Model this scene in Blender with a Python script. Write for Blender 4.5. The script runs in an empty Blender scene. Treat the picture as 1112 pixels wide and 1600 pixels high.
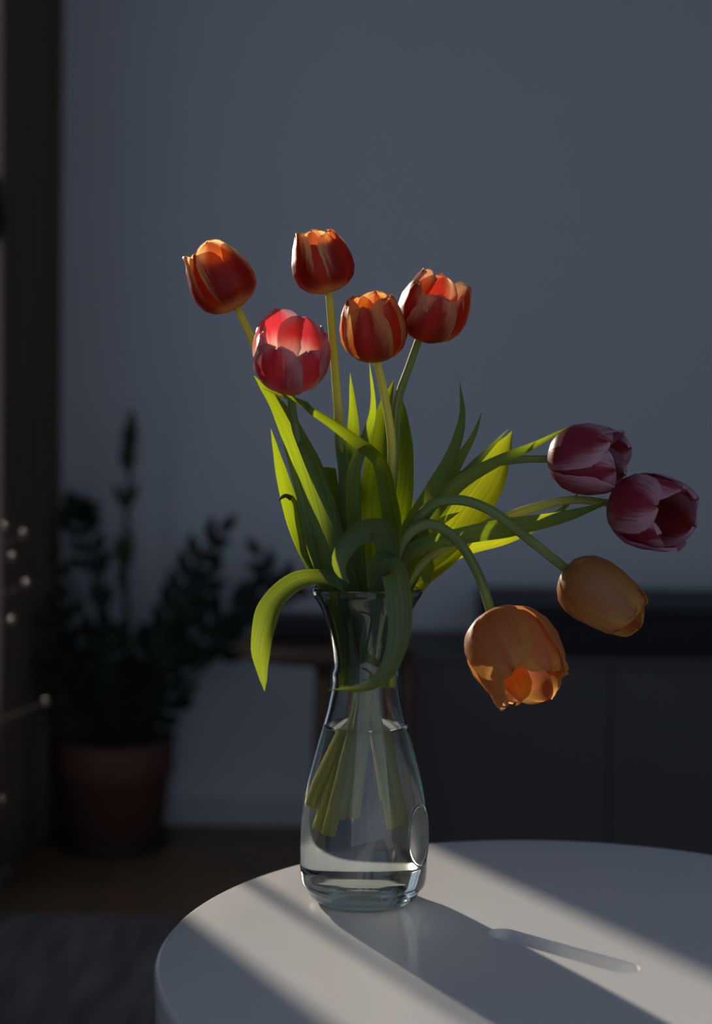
import bpy, bmesh, math, random
from mathutils import Vector, Matrix, Quaternion

random.seed(7)
scene = bpy.context.scene
C = scene.collection
PI = math.pi

# ------------------------------------------------------------------ camera
IW, IH = 1112.0, 1600.0
LENS = 50.0
FPX = LENS / 36.0 * IH
PITCH, ROLL = math.radians(2.2), math.radians(0.7)
ZT = 0.55                     # table top height
CAM = Vector((0, 0, ZT + 0.41))
fwd = Vector((0, math.cos(PITCH), -math.sin(PITCH)))
up0 = Vector((0, math.sin(PITCH), math.cos(PITCH)))
rt0 = Vector((1, 0, 0))
RT = rt0 * math.cos(ROLL) + up0 * math.sin(ROLL)
UP = up0 * math.cos(ROLL) - rt0 * math.sin(ROLL)
cd = bpy.data.cameras.new('camera')
cam = bpy.data.objects.new('camera', cd)
C.objects.link(cam)
cd.sensor_fit = 'VERTICAL'
cd.sensor_height = 36.0
cd.sensor_width = 24.0
cd.lens = LENS
cd.clip_start = 0.02
cam.matrix_world = Matrix(((RT.x, UP.x, -fwd.x, CAM.x), (RT.y, UP.y, -fwd.y, CAM.y),
                           (RT.z, UP.z, -fwd.z, CAM.z), (0, 0, 0, 1)))
cd.dof.use_dof = True
cd.dof.focus_distance = 1.30
cd.dof.aperture_fstop = 2.4
scene.camera = cam


def ray(px, py):
    return RT * ((px - IW / 2) / FPX) + UP * (-(py - IH / 2) / FPX) + fwd


def at(px, py, Y):            # pixel -> point on the vertical plane y = Y
    d = ray(px, py)
    return CAM + d * (Y / d.y)


def onz(px, py, Z):           # pixel -> point on the horizontal plane z = Z
    d = ray(px, py)
    return CAM + d * ((Z - CAM.z) / d.z)


# ------------------------------------------------------------------ world, sun, exposure
w = bpy.data.worlds.new('world')
scene.world = w
w.use_nodes = True
bg = w.node_tree.nodes['Background']
bg.inputs['Color'].default_value = (0.54, 0.66, 0.86, 1)
bg.inputs['Strength'].default_value = 0.72

SUN_AZ, SUN_EL = math.radians(29.0), math.radians(15.0)
sdir = Vector((math.sin(SUN_AZ) * math.cos(SUN_EL), -math.cos(SUN_AZ) * math.cos(SUN_EL), -math.sin(SUN_EL)))
sl = bpy.data.lights.new('sun', 'SUN')
sl.energy = 7.2
sl.color = (1.0, 0.86, 0.68)
sl.angle = math.radians(1.2)
so = bpy.data.objects.new('sun', sl)
C.objects.link(so)
so.location = (-3, 6, 3)
so.rotation_euler = sdir.to_track_quat('-Z', 'Y').to_euler()

vs = scene.view_settings
vs.view_transform = 'Standard'
vs.look = 'None'
vs.exposure = 0.0
vs.gamma = 1.0
vs.use_curve_mapping = False
cy = scene.cycles
cy.max_bounces = 20
cy.transmission_bounces = 20
cy.transparent_max_bounces = 16
cy.glossy_bounces = 8
cy.diffuse_bounces = 4


# ------------------------------------------------------------------ material helpers
def new_mat(name):
    m = bpy.data.materials.new(name)
    m.use_nodes = True
    nt = m.node_tree
    for n in list(nt.nodes):
        nt.nodes.remove(n)
    out = nt.nodes.new('ShaderNodeOutputMaterial')
    return m, nt, out


def N(nt, kind, **kw):
    n = nt.nodes.new(kind)
    for k, v in kw.items():
        if k.startswith('_'):
            setattr(n, k[1:], v)
        else:
            n.inputs[k.replace('__', ' ')].default_value = v
    return n


def L(nt, a, b):
    nt.links.new(a, b)


def math_node(nt, op, a, b=None, clamp=False):
    n = nt.nodes.new('ShaderNodeMath')
    n.operation = op
    n.use_clamp = clamp
    for i, v in enumerate((a, b)):
        if v is None:
            continue
        if hasattr(v, 'links'):
            nt.links.new(v, n.inputs[i])
        else:
            n.inputs[i].default_value = v
    return n.outputs[0]


def mix_col(nt, fac, a, b):
    n = nt.nodes.new('ShaderNodeMix')
    n.data_type = 'RGBA'
    for i, v in ((0, fac), (6, a), (7, b)):
        if hasattr(v, 'links'):
            nt.links.new(v, n.inputs[i])
        else:
            n.inputs[i].default_value = v if i == 0 else (v[0], v[1], v[2], 1)
    return n.outputs[2]


def sstep(nt, x, lo, hi):
    n = nt.nodes.new('ShaderNodeMapRange')
    n.interpolation_type = 'SMOOTHSTEP'
    nt.links.new(x, n.inputs[0])
    n.inputs[1].default_value = lo
    n.inputs[2].default_value = hi
    return n.outputs[0]


def simple(name, col, rough=0.6, noise=0.0, scale=8.0, bump=0.0, bscale=200.0, stretch=(1, 1, 1), spec=0.5):
    m, nt, out = new_mat(name)
    p = N(nt, 'ShaderNodeBsdfPrincipled')
    p.inputs['Roughness'].default_value = rough
    p.inputs['Specular IOR Level'].default_value = spec
    tc = N(nt, 'ShaderNodeTexCoord')
    mp = N(nt, 'ShaderNodeMapping')
    mp.inputs['Scale'].default_value = stretch
    L(nt, tc.outputs['Object'], mp.inputs['Vector'])
    if noise:
        nz = N(nt, 'ShaderNodeTexNoise', Scale=scale, Detail=5.0)
        L(nt, mp.outputs[0], nz.inputs['Vector'])
        c = mix_col(nt, nz.outputs['Fac'], [v * (1 - noise) for v in col], [min(1, v * (1 + noise)) for v in col])
        L(nt, c, p.inputs['Base Color'])
    else:
        p.inputs['Base Color'].default_value = (*col, 1)
    if bump:
        nb = N(nt, 'ShaderNodeTexNoise', Scale=bscale, Detail=3.0)
        L(nt, mp.outputs[0], nb.inputs['Vector'])
        b = N(nt, 'ShaderNodeBump', Strength=bump, Distance=0.002)
        L(nt, nb.outputs['Fac'], b.inputs['Height'])
        L(nt, b.outputs[0], p.inputs['Normal'])
    L(nt, p.outputs[0], out.inputs['Surface'])
    return m


def petal_mat(name, red, edge, base, inner, inner_base, trans=0.55, lo=.35, hi=.85, vk=.35, ib=(.22, .45), tmix=.3):
    """two-sided tulip petal: a flame up the middle, paler margins and a paler base"""
    m, nt, out = new_mat(name)
    tc = N(nt, 'ShaderNodeTexCoord')
    sp = N(nt, 'ShaderNodeSeparateXYZ')
    L(nt, tc.outputs['UV'], sp.inputs[0])
    u = math_node(nt, 'ABSOLUTE', math_node(nt, 'SUBTRACT', sp.outputs[0], 0.5))
    u = math_node(nt, 'MULTIPLY', u, 2.0)
    v = sp.outputs[1]
    mp = N(nt, 'ShaderNodeMapping')
    mp.inputs['Scale'].default_value = (26, 2.2, 1)
    L(nt, tc.outputs['UV'], mp.inputs[0])
    oi = N(nt, 'ShaderNodeObjectInfo')
    nz = N(nt, 'ShaderNodeTexNoise', Scale=1.0, Detail=4.0, Roughness=0.6, _noise_dimensions='4D')
    L(nt, mp.outputs[0], nz.inputs['Vector'])
    L(nt, math_node(nt, 'MULTIPLY', oi.outputs['Random'], 20.0), nz.inputs['W'])
    streak = math_node(nt, 'SUBTRACT', nz.outputs['Fac'], 0.5)
    vv = math_node(nt, 'MULTIPLY', math_node(nt, 'POWER', v, 2.5), vk)
    uu = math_node(nt, 'MULTIPLY', u, math_node(nt, 'ADD', .55, math_node(nt, 'MULTIPLY', v, .5)))
    s = math_node(nt, 'ADD', math_node(nt, 'ADD', uu, vv), math_node(nt, 'MULTIPLY', streak, 0.75))
    fl = sstep(nt, s, lo, hi)
    col = mix_col(nt, fl, red, edge)
    bs = sstep(nt, math_node(nt, 'ADD', v, math_node(nt, 'MULTIPLY', streak, 0.16)), 0.08, 0.26)
    col = mix_col(nt, bs, base, col)
    icol = mix_col(nt, math_node(nt, 'MULTIPLY', fl, 0.9), inner, edge)
    ibs = sstep(nt, math_node(nt, 'ADD', v, math_node(nt, 'MULTIPLY', streak, 0.35)), ib[0], ib[1])
    icol = mix_col(nt, ibs, inner_base, icol)
    geo = N(nt, 'ShaderNodeNewGeometry')
    c = mix_col(nt, geo.outputs['Backfacing'], col, icol)
    val = N(nt, 'ShaderNodeHueSaturation')
    L(nt, math_node(nt, 'ADD', 0.9, math_node(nt, 'MULTIPLY', streak, 0.7)), val.inputs['Value'])
    L(nt, c, val.inputs['Color'])
    bmp = N(nt, 'ShaderNodeBump', Strength=0.35, Distance=0.001)
    L(nt, nz.outputs['Fac'], bmp.inputs['Height'])
    p = N(nt, 'ShaderNodeBsdfPrincipled', Roughness=0.42)
    p.inputs['Specular IOR Level'].default_value = 0.4
    L(nt, val.outputs[0], p.inputs['Base Color'])
    L(nt, bmp.outputs[0], p.inputs['Normal'])
    t = N(nt, 'ShaderNodeBsdfTranslucent')
    # light through the sheet carries the colours of both faces
    mulc = nt.nodes.new('ShaderNodeMix')
    mulc.data_type = 'RGBA'
    mulc.inputs[0].default_value = tmix
    L(nt, col, mulc.inputs[6])
    L(nt, icol, mulc.inputs[7])
    g = N(nt, 'ShaderNodeHueSaturation', Saturation=1.0, Value=1.75)
    L(nt, mulc.outputs[2], g.inputs['Color'])
    L(nt, g.outputs[0], t.inputs['Color'])
    mx = N(nt, 'ShaderNodeMixShader', Fac=trans)
    L(nt, p.outputs[0], mx.inputs[1])
    L(nt, t.outputs[0], mx.inputs[2])
    L(nt, mx.outputs[0], out.inputs['Surface'])
    return m


def leaf_mat(name, col, tcol, trans=0.5, rough=0.38, spec=0.5):
    m, nt, out = new_mat(name)
    tc = N(nt, 'ShaderNodeTexCoord')
    mp = N(nt, 'ShaderNodeMapping')
    mp.inputs['Scale'].default_value = (42, 1.2, 1)
    L(nt, tc.outputs['UV'], mp.inputs[0])
    oi = N(nt, 'ShaderNodeObjectInfo')
    nz = N(nt, 'ShaderNodeTexNoise', Scale=1.0, Detail=3.0, _noise_dimensions='4D')
    L(nt, mp.outputs[0], nz.inputs['Vector'])
    L(nt, math_node(nt, 'MULTIPLY', oi.outputs['Random'], 20.0), nz.inputs['W'])
    f = nz.outputs['Fac']
    f = sstep(nt, f, .25, .75)
    c = mix_col(nt, f, [x * 0.55 for x in col], [x * 1.5 for x in col])
    t_c = mix_col(nt, f, [x * 0.7 for x in tcol], [min(1, x * 1.2) for x in tcol])
    bmp = N(nt, 'ShaderNodeBump', Strength=0.4, Distance=0.001)
    L(nt, f, bmp.inputs['Height'])
    p = N(nt, 'ShaderNodeBsdfPrincipled', Roughness=rough)
    p.inputs['Specular IOR Level'].default_value = spec
    L(nt, c, p.inputs['Base Color'])
    L(nt, bmp.outputs[0], p.inputs['Normal'])
    t = N(nt, 'ShaderNodeBsdfTranslucent')
    L(nt, t_c, t.inputs['Color'])
    mx = N(nt, 'ShaderNodeMixShader', Fac=trans)
    L(nt, p.outputs[0], mx.inputs[1])
    L(nt, t.outputs[0], mx.inputs[2])
    L(nt, mx.outputs[0], out.inputs['Surface'])
    return m


def stem_mat(name, col, tcol, trans, rough, spec):
    """tulip stem, bleached towards its foot"""
    m = leaf_mat(name, col, tcol, trans, rough, spec)
    nt = m.node_tree
    uv = N(nt, 'ShaderNodeTexCoord')
    sp = N(nt, 'ShaderNodeSeparateXYZ')
    L(nt, uv.outputs['UV'], sp.inputs[0])
    f = sstep(nt, sp.outputs[1], 1.9, 3.0)
    for kind, sock, pale in (('BSDF_PRINCIPLED', 'Base Color', (0.62, 0.62, 0.26)), ('BSDF_TRANSLUCENT', 'Color', (0.7, 0.7, 0.25))):
        n = [x for x in nt.nodes if x.type == kind][0]
        src = n.inputs[sock].links[0].from_socket
        L(nt, mix_col(nt, f, src, pale), n.inputs[sock])
    return m


def glass_mat(name, col, ior, bump=0.0):
    m, nt, out = new_mat(name)
    g = N(nt, 'ShaderNodeBsdfGlass', Roughness=0.0, IOR=ior)
    g.inputs['Color'].default_value = (*col, 1)
    if bump:
        nb = N(nt, 'ShaderNodeTexNoise', Scale=300.0)
        b = N(nt, 'ShaderNodeBump', Strength=bump, Distance=0.001)
        L(nt, nb.outputs['Fac'], b.inputs['Height'])
        L(nt, b.outputs[0], g.inputs['Normal'])
    L(nt, g.outputs[0], out.inputs['Surface'])
    return m


M = {}
M['wall'] = simple('wall_paint', (0.62, 0.64, 0.67), 0.9, noise=0.03, scale=3, bump=0.15, bscale=400)
M['ceiling'] = simple('ceiling_paint', (0.6, 0.6, 0.6), 0.9)
M['baseboard'] = simple('baseboard_paint', (0.5, 0.51, 0.54), 0.6)
M['rug'] = simple('rug_wool', (0.15, 0.138, 0.125), 0.95, noise=0.9, scale=34, bump=0.8, bscale=160, stretch=(1, 0.16, 1))
M['table'] = simple('white_lacquer', (0.66, 0.67, 0.69), 0.22, noise=0.02, scale=6)
M['terracotta'] = simple('terracotta', (0.13, 0.05, 0.034), 0.85, noise=0.25, scale=18, bump=0.3)
M['saucer'] = simple('dark_saucer', (0.03, 0.024, 0.022), 0.6)
M['soil'] = simple('soil', (0.02, 0.015, 0.011), 1.0, bump=1.0, bscale=90)
M['zz'] = leaf_mat('dark_glossy_leaf', (0.012, 0.02, 0.013), (0.02, 0.04, 0.015), 0.12, 0.45, 0.25)
M['zz_new'] = leaf_mat('young_leaf', (0.035, 0.06, 0.025), (0.06, 0.10, 0.03), 0.2, 0.45, 0.3)
M['zz_stalk'] = simple('plant_stalk', (0.028, 0.036, 0.02), 0.5, spec=.3)
M['bud'] = simple('glossy_bud', (0.25, 0.16, 0.10), 0.22)
M['twig'] = simple('dark_twig', (0.015, 0.011, 0.009), 0.8, spec=.2)
M['stool'] = simple('stool_wood', (0.10, 0.045, 0.026), 0.5, noise=0.3, scale=9, stretch=(1, 8, 8))
M['black'] = simple('black_plastic', (0.012, 0.012, 0.014), 0.55)
M['hifi'] = simple('black_fabric', (0.010, 0.010, 0.012), 0.8)
M['cabinet'] = simple('dark_grey_paint', (0.085, 0.080, 0.080), 0.7, noise=0.08, scale=5)
M['curtain'] = simple('brown_curtain', (0.12, 0.08, 0.055), 0.95, noise=0.15, scale=60, bump=0.4, bscale=500)
M['frame'] = simple('window_frame_paint', (0.16, 0.17, 0.2), 0.5)
M['cable'] = simple('cable_rubber', (0.2, 0.2, 0.21), 0.6)
M['stem'] = stem_mat('tulip_stem', (0.20, 0.26, 0.09), (0.40, 0.46, 0.10), 0.3, 0.6, 0.25)
M['stem_pale'] = stem_mat('pale_tulip_stem', (0.42, 0.43, 0.13), (0.7, 0.68, 0.12), 0.4, 0.6, 0.25)
M['leaf'] = leaf_mat('tulip_leaf', (0.042, 0.088, 0.024), (0.54, 0.70, 0.008), 0.42)
M['leaf_grey'] = leaf_mat('grey_green_tulip_leaf', (0.07, 0.12, 0.052), (0.44, 0.56, 0.01), 0.34)
M['leaf_yellow'] = leaf_mat('yellow_tulip_leaf', (0.11, 0.14, 0.02), (0.56, 0.62, 0.012), 0.56)
M['tip_brown'] = simple('dry_leaf_tip', (0.07, 0.04, 0.03), 0.8)
M['p_red'] = petal_mat('red_yellow_petal', (0.25, 0.004, 0.005), (0.72, 0.47, 0.20), (0.58, 0.43, 0.18),
                       (0.66, 0.26, 0.05), (0.85, 0.6, 0.16), trans=0.5, lo=.58, hi=1.08, vk=.48)
M['p_red2'] = petal_mat('red_salmon_petal', (0.25, 0.018, 0.012), (0.56, 0.30, 0.16), (0.5, 0.33, 0.2),
                        (0.62, 0.035, 0.012), (0.8, 0.5, 0.10), trans=0.45, lo=.42, hi=.95, vk=.45)
M['p_amber'] = petal_mat('amber_edged_petal', (0.25, 0.022, 0.010), (0.58, 0.30, 0.10), (0.5, 0.33, 0.15),
                        (0.75, 0.16, 0.005), (0.85, 0.55, 0.06), trans=0.5, lo=.42, hi=.95, vk=.45)
M['p_pink'] = petal_mat('pink_red_petal', (0.26, 0.05, 0.065), (0.46, 0.27, 0.30), (0.6, 0.45, 0.35),
                        (0.90, 0.018, 0.035), (1.0, 0.85, 0.68), trans=0.42, lo=.4, hi=1.0, vk=.3, ib=(.26, .6), tmix=.45)
M['p_mauve'] = petal_mat('mauve_pink_petal', (0.30, 0.022, 0.05), (0.54, 0.29, 0.36), (0.5, 0.3, 0.3),
                         (0.26, 0.02, 0.018), (0.6, 0.3, 0.22), trans=0.3, lo=.45, hi=1.05, vk=.5)
M['p_orange'] = petal_mat('orange_petal', (0.43, 0.19, 0.075), (0.50, 0.25, 0.055), (0.36, 0.24, 0.07),
                          (0.44, 0.05, 0.008), (0.55, 0.2, 0.02), trans=0.45, lo=.3, hi=1.0)
M['anther'] = simple('dark_anther', (0.02, 0.012, 0.02), 0.8)
M['pistil'] = simple('pistil', (0.45, 0.45, 0.12), 0.5)
M['glass'] = glass_mat('clear_glass', (0.97, 0.985, 0.98), 1.5)
M['glass_relief'] = glass_mat('relief_glass', (0.96, 0.98, 0.975), 1.5, bump=0.8)
M['water'] = glass_mat('water', (0.985, 0.99, 0.97), 1.33)

# dark plank floor: grain and joints
m, nt, out = new_mat('dark_wood_floor')
tc = N(nt, 'ShaderNodeTexCoord')
br = N(nt, 'ShaderNodeTexBrick', Scale=1.0)
br.inputs['Color1'].default_value = (0.24, 0.135, 0.07, 1)
br.inputs['Color2'].default_value = (0.18, 0.10, 0.052, 1)
br.inputs['Mortar'].default_value = (0.015, 0.01, 0.008, 1)
br.inputs['Mortar Size'].default_value = 0.003
br.inputs['Brick Width'].default_value = 1.1
br.inputs['Row Height'].default_value = 0.12
L(nt, tc.outputs['Object'], br.inputs['Vector'])
p = N(nt, 'ShaderNodeBsdfPrincipled', Roughness=0.5)
L(nt, br.outputs['Color'], p.inputs['Base Color'])
L(nt, p.outputs[0], out.inputs['Surface'])
M['floor'] = m

# window pane: a thin sheet that passes the light and mirrors a little
m, nt, out = new_mat('window_pane')
tr = N(nt, 'ShaderNodeBsdfTransparent')
gl = N(nt, 'ShaderNodeBsdfGlossy', Roughness=0.02)
mx = N(nt, 'ShaderNodeMixShader', Fac=0.06)
L(nt, tr.outputs[0], mx.inputs[1])
L(nt, gl.outputs[0], mx.inputs[2])
L(nt, mx.outputs[0], out.inputs['Surface'])
M['pane'] = m


# ------------------------------------------------------------------ geometry helpers
def obj(name, verts, faces, mat, parent=None, smooth=True, uvs=None):
    me = bpy.data.meshes.new(name)
    base = Vector((0, 0, 0))
    q = parent
    while q is not None:
        base += q.location
        q = q.parent
    me.from_pydata([tuple(Vector(v) - base) for v in verts], [], faces)
    if uvs is not None:
        lay = me.uv_layers.new(name='UVMap')
        for lp in me.loops:
            lay.data[lp.index].uv = uvs[lp.vertex_index]
    if smooth:
        for pl in me.polygons:
            pl.use_smooth = True
    me.materials.append(mat)
    me.update()
    o = bpy.data.objects.new(name, me)
    C.objects.link(o)
    if parent is not None:
        o.parent = parent
    return o


def bm_obj(name, bm, mat, parent=None, smooth=False):
    bmesh.ops.recalc_face_normals(bm, faces=bm.faces)
    vs_ = [v.co.copy() for v in bm.verts]
    bm.verts.index_update()
    fs_ = [[v.index for v in f.verts] for f in bm.faces]
    bm.free()
    return obj(name, vs_, fs_, mat, parent, smooth)


def tag(o, label, cat, group=None):
    o['label'] = label
    o['category'] = cat
    if group:
        o['group'] = group
    return o


def thing(name, label, cat, loc, group=None):
    o = bpy.data.objects.new(name, None)
    o.empty_display_size = 0.05
    C.objects.link(o)
    o.location = loc
    return tag(o, label, cat, group)


def struct(o):
    o['kind'] = 'structure'
    return o


def box(bm, x0, x1, y0, y1, z0, z1, bevel=0.0):
    r = bmesh.ops.create_cube(bm, size=1.0)
    for v in r['verts']:
        v.co = Vector((x0 + (v.co.x + .5) * (x1 - x0), y0 + (v.co.y + .5) * (y1 - y0), z0 + (v.co.z + .5) * (z1 - z0)))
    if bevel:
        es = set()
        for v in r['verts']:
            es.update(v.link_edges)
        bmesh.ops.bevel(bm, geom=list(es), offset=bevel, segments=3, affect='EDGES', profile=0.5)


def box_obj(name, b, mat, parent=None, bevel=0.0):
    bm = bmesh.new()
    box(bm, *b, bevel=bevel)
    return bm_obj(name, bm, mat, parent, smooth=False)


def catmull(pts, n):
    """resample a list of Vectors/tuples (any dimension) with Catmull-Rom, even in chord length"""
    P = [tuple(p) for p in pts]
    dim = len(P[0])
    K = min(dim, 3)
    ds = [0.0]
    for a, b in zip(P, P[1:]):
        ds.append(ds[-1] + max(1e-6, math.sqrt(sum((a[i] - b[i]) ** 2 for i in range(K)))))
    res = []
    tot = ds[-1]
    for j in range(n):
        s = tot * j / (n - 1)
        i = 0
        while i < len(P) - 2 and ds[i + 1] < s:
            i += 1
        t = (s - ds[i]) / (ds[i + 1] - ds[i])
        p0, p1, p2, p3 = P[max(i - 1, 0)], P[i], P[i + 1], P[min(i + 2, len(P) - 1)]
        h = ds[i + 1] - ds[i]
        m1 = [(p2[k] - p0[k]) / max(1e-6, ds[i + 1] - ds[max(i - 1, 0)]) * h for k in range(dim)]
        m2 = [(p3[k] - p1[k]) / max(1e-6, ds[min(i + 2, len(P) - 1)] - ds[i]) * h for k in range(dim)]
        a, b, c, d = 2 * t**3 - 3 * t**2 + 1, t**3 - 2 * t**2 + t, -2 * t**3 + 3 * t**2, t**3 - t**2
        res.append([a * p1[k] + b * m1[k] + c * p2[k] + d * m2[k] for k in range(dim)])
    return res


def lerp_tab(tab, t):
    for (a, va), (b, vb) in zip(tab, tab[1:]):
        if t <= b:
            k = (t - a) / (b - a) if b > a else 0
            k = k * k * (3 - 2 * k) * 0.4 + k * 0.6
            return va + (vb - va) * k
    return tab[-1][1]


def tube(name, pts, radii, mat, parent=None, n=40, seg=10, cap=True):
    """pts: 3D points; radii: list of same length"""
    R = catmull([(p[0], p[1], p[2], r) for p, r in zip(pts, radii)], n)
    V, F, UV = [], [], []
    nrm = None
    for i in range(n):
        p = Vector(R[i][:3])
        a = Vector(R[max(i - 1, 0)][:3])
        b = Vector(R[min(i + 1, n - 1)][:3])
        t = (b - a).normalized()
        if nrm is None:
            nrm = t.orthogonal().normalized()
        nrm = (nrm - t * nrm.dot(t)).normalized()
        bn = t.cross(nrm)
        r = max(R[i][3], 1e-4)
        for k in range(seg):
            an = 2 * PI * k / seg
            V.append(p + nrm * (math.cos(an) * r) + bn * (math.sin(an) * r))
            UV.append((k / seg, i / (n - 1) * 3))
    for i in range(n - 1):
        for k in range(seg):
            k2 = (k + 1) % seg
            F.append((i * seg + k, i * seg + k2, (i + 1) * seg + k2, (i + 1) * seg + k))
    if cap:
        F.append(tuple(range(seg))[::-1])
        F.append(tuple((n - 1) * seg + k for k in range(seg)))
    return obj(name, V, F, mat, parent, True, UV)


def lathe(name, prof, c, mat, parent=None, seg=64, smooth=True, closed=False):
    """prof: list of (r, z) from one end to the other; r=0 ends become poles"""
    V, F, rows = [], [], []
    for r, z in prof:
        if r < 1e-6:
            V.append((c[0], c[1], c[2] + z))
            rows.append([len(V) - 1])
        else:
            row = []
            for k in range(seg):
                a = 2 * PI * k / seg
                V.append((c[0] + r * math.cos(a), c[1] + r * math.sin(a), c[2] + z))
                row.append(len(V) - 1)
            rows.append(row)
    pairs = list(zip(rows, rows[1:]))
    if closed:
        pairs.append((rows[-1], rows[0]))
    for A, B in pairs:
        for k in range(seg):
            k2 = (k + 1) % seg
            if len(A) == 1 and len(B) == 1:
                continue
            if len(A) == 1:
                F.append((A[0], B[k2], B[k]))
            elif len(B) == 1:
                F.append((A[k], A[k2], B[0]))
            else:
                F.append((A[k], A[k2], B[k2], B[k]))
    me = bpy.data.meshes.new('tmp')
    me.from_pydata([tuple(v) for v in V], [], F)
    bm = bmesh.new()
    bm.from_mesh(me)
    bpy.data.meshes.remove(me)
    return bm_obj(name, bm, mat, parent, smooth)


# ------------------------------------------------------------------ key positions
VB = onz(567, 1404, ZT)                       # carafe base centre on the table
YV = VB.y                                     # depth of the carafe axis
YW = onz(300, 1287, 0).y                      # back wall
XL = at(80, 900, YW).x                        # left (window) wall plane
YPOT = onz(180, 1322, 0).y
print('vase', VB, 'wall', YW, 'xl', XL, 'pot', YPOT)
sa, ca = math.sin(SUN_AZ), math.cos(SUN_AZ)


def nco(px, py):
    p_ = onz(px, py, ZT)
    return p_.x * ca + p_.y * sa


def ywin(n):                                  # where that sun ray crosses the window plane
    return (n - XL * ca) / sa


for q in ((640, 1340), (1112, 1560), (270, 1450), (500, 1600), (396, 1403), (560, 1492)):
    print(q, round(nco(*q), 3), round(ywin(nco(*q)), 3))

# ------------------------------------------------------------------ the room
XR, ZC = 2.3, 2.5
YN = -0.6
struct(box_obj('floor', (XL - 0.1, XR, YN, YW + 0.1, -0.05, 0), M['floor']))
struct(box_obj('wall_back', (XL - 0.1, XR, YW, YW + 0.1, 0, ZC), M['wall']))
struct(box_obj('wall_right', (XR, XR + 0.1, YN, YW + 0.1, -0.05, ZC), M['wall']))
struct(box_obj('ceiling', (XL - 0.1, XR + 0.1, YN, YW + 0.1, ZC, ZC + 0.1), M['ceiling']))
Y_FAR, Y_NEAR = ywin(0.755), ywin(0.446)
bm = bmesh.new()
WY0, WY1, WZ0, WZ1 = 1.05, YW - 0.12, 0.34, 2.25
box(bm, XL - 0.1, XL, YN, WY0, 0, ZC)
box(bm, XL - 0.1, XL, WY1, YW, 0, ZC)
box(bm, XL - 0.1, XL, WY0, WY1, 0, WZ0)
box(bm, XL - 0.1, XL, WY0, WY1, WZ1, ZC)
struct(bm_obj('wall_left', bm, M['wall']))
struct(box_obj('baseboard_back', (XL, XR, YW - 0.014, YW, 0, 0.07), M['baseboard'], bevel=0.003))
win = bpy.data.objects.new('window_1', None)
C.objects.link(win)
win.location = (XL - 0.05, (WY0 + WY1) / 2, WZ0)
struct(win)
bm = bmesh.new()
for b in ((WY0, WY1, WZ0, WZ0 + .06), (WY0, WY1, WZ1 - .06, WZ1), (WY0, WY0 + .06, WZ0, WZ1), (WY1 - .06, WY1, WZ0, WZ1)):
    box(bm, XL - .075, XL - .03, *b)
bm_obj('window_frame', bm, M['frame'], win)
box_obj('pane', (XL - .052, XL - .048, WY0 + .05, WY1 - .05, WZ0 + .05, WZ1 - .05), M['pane'], win)


def curtain(y0, y1, label, amp, folds, xin, ztop=2.4, zbot=0.03, phase=0.0):
    V, F = [], []
    n, mz = 90, 14
    for j in range(mz + 1):
        z = zbot + (ztop - zbot) * j / mz
        for i in range(n + 1):
            t = i / n
            a = amp * (0.7 + 0.3 * math.sin(3.1 * t + z))
            x = xin + a * math.sin(2 * PI * folds * t + phase + 0.12 * math.sin(z * 2 + t * 5)) + amp * .3 * math.sin(2 * PI * folds * 2.3 * t + 1)
            V.append((x, y0 + (y1 - y0) * t + .012 * math.sin(z * 1.7 + 4 * t) * (1 if 0 < t < 1 else 0), z))
    for s in range(mz):
        for i in range(n):
            a = s * (n + 1) + i
            F.append((a, a + 1, a + n + 2, a + n + 1))
    o = obj('curtain', V, F, M['curtain'])
    md = o.modifiers.new('thickness', 'SOLIDIFY')
    md.thickness = 0.003
    return tag(o, label, 'curtain')


curtain(Y_FAR, YW - 0.02, 'dark brown folded curtain hanging beside the corner with the grey wall', 0.026, 3.4, XL + 0.022, phase=0.6)
curtain(WY0 - 0.15, Y_NEAR, 'dark brown curtain drawn across the half of the window away from the corner', 0.025, 9, XL + 0.045)

# rug
YR = onz(200, 1440, 0).y
bm = bmesh.new()
nx, ny = 130, 4
V, F = [], []
for j in range(ny + 1):
    for i in range(nx * 2 + 1):
        x = -0.72 + 2.3 * i / (nx * 2)
        V.append((x, 0.35 + (YR - 0.35) * j / ny, 0.011 + (0.0025 if i % 2 else -0.0015)))
for j in range(ny):
    for i in range(nx * 2):
        a = j * (nx * 2 + 1) + i
        F.append((a, a + 1, a + nx * 2 + 2, a + nx * 2 + 1))
top_n = len(V)
V += [(v[0], v[1], 0.0) for v in V[:]]
k = nx * 2 + 1
for i in range(nx * 2):
    F.append((i, top_n + i, top_n + i + 1, i + 1))
    a = ny * k + i
    F.append((a, a + 1, top_n + a + 1, top_n + a))
for j in range(ny):
    a = j * k
    F.append((a, a + k, top_n + a + k, top_n + a))
    a = j * k + k - 1
    F.append((a, top_n + a, top_n + a + k, a + k))
bm.free()
tag(obj('rug', V, F, M['rug'], smooth=False), 'dark grey ribbed woven rug lying on the wooden floor', 'rug')

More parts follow.
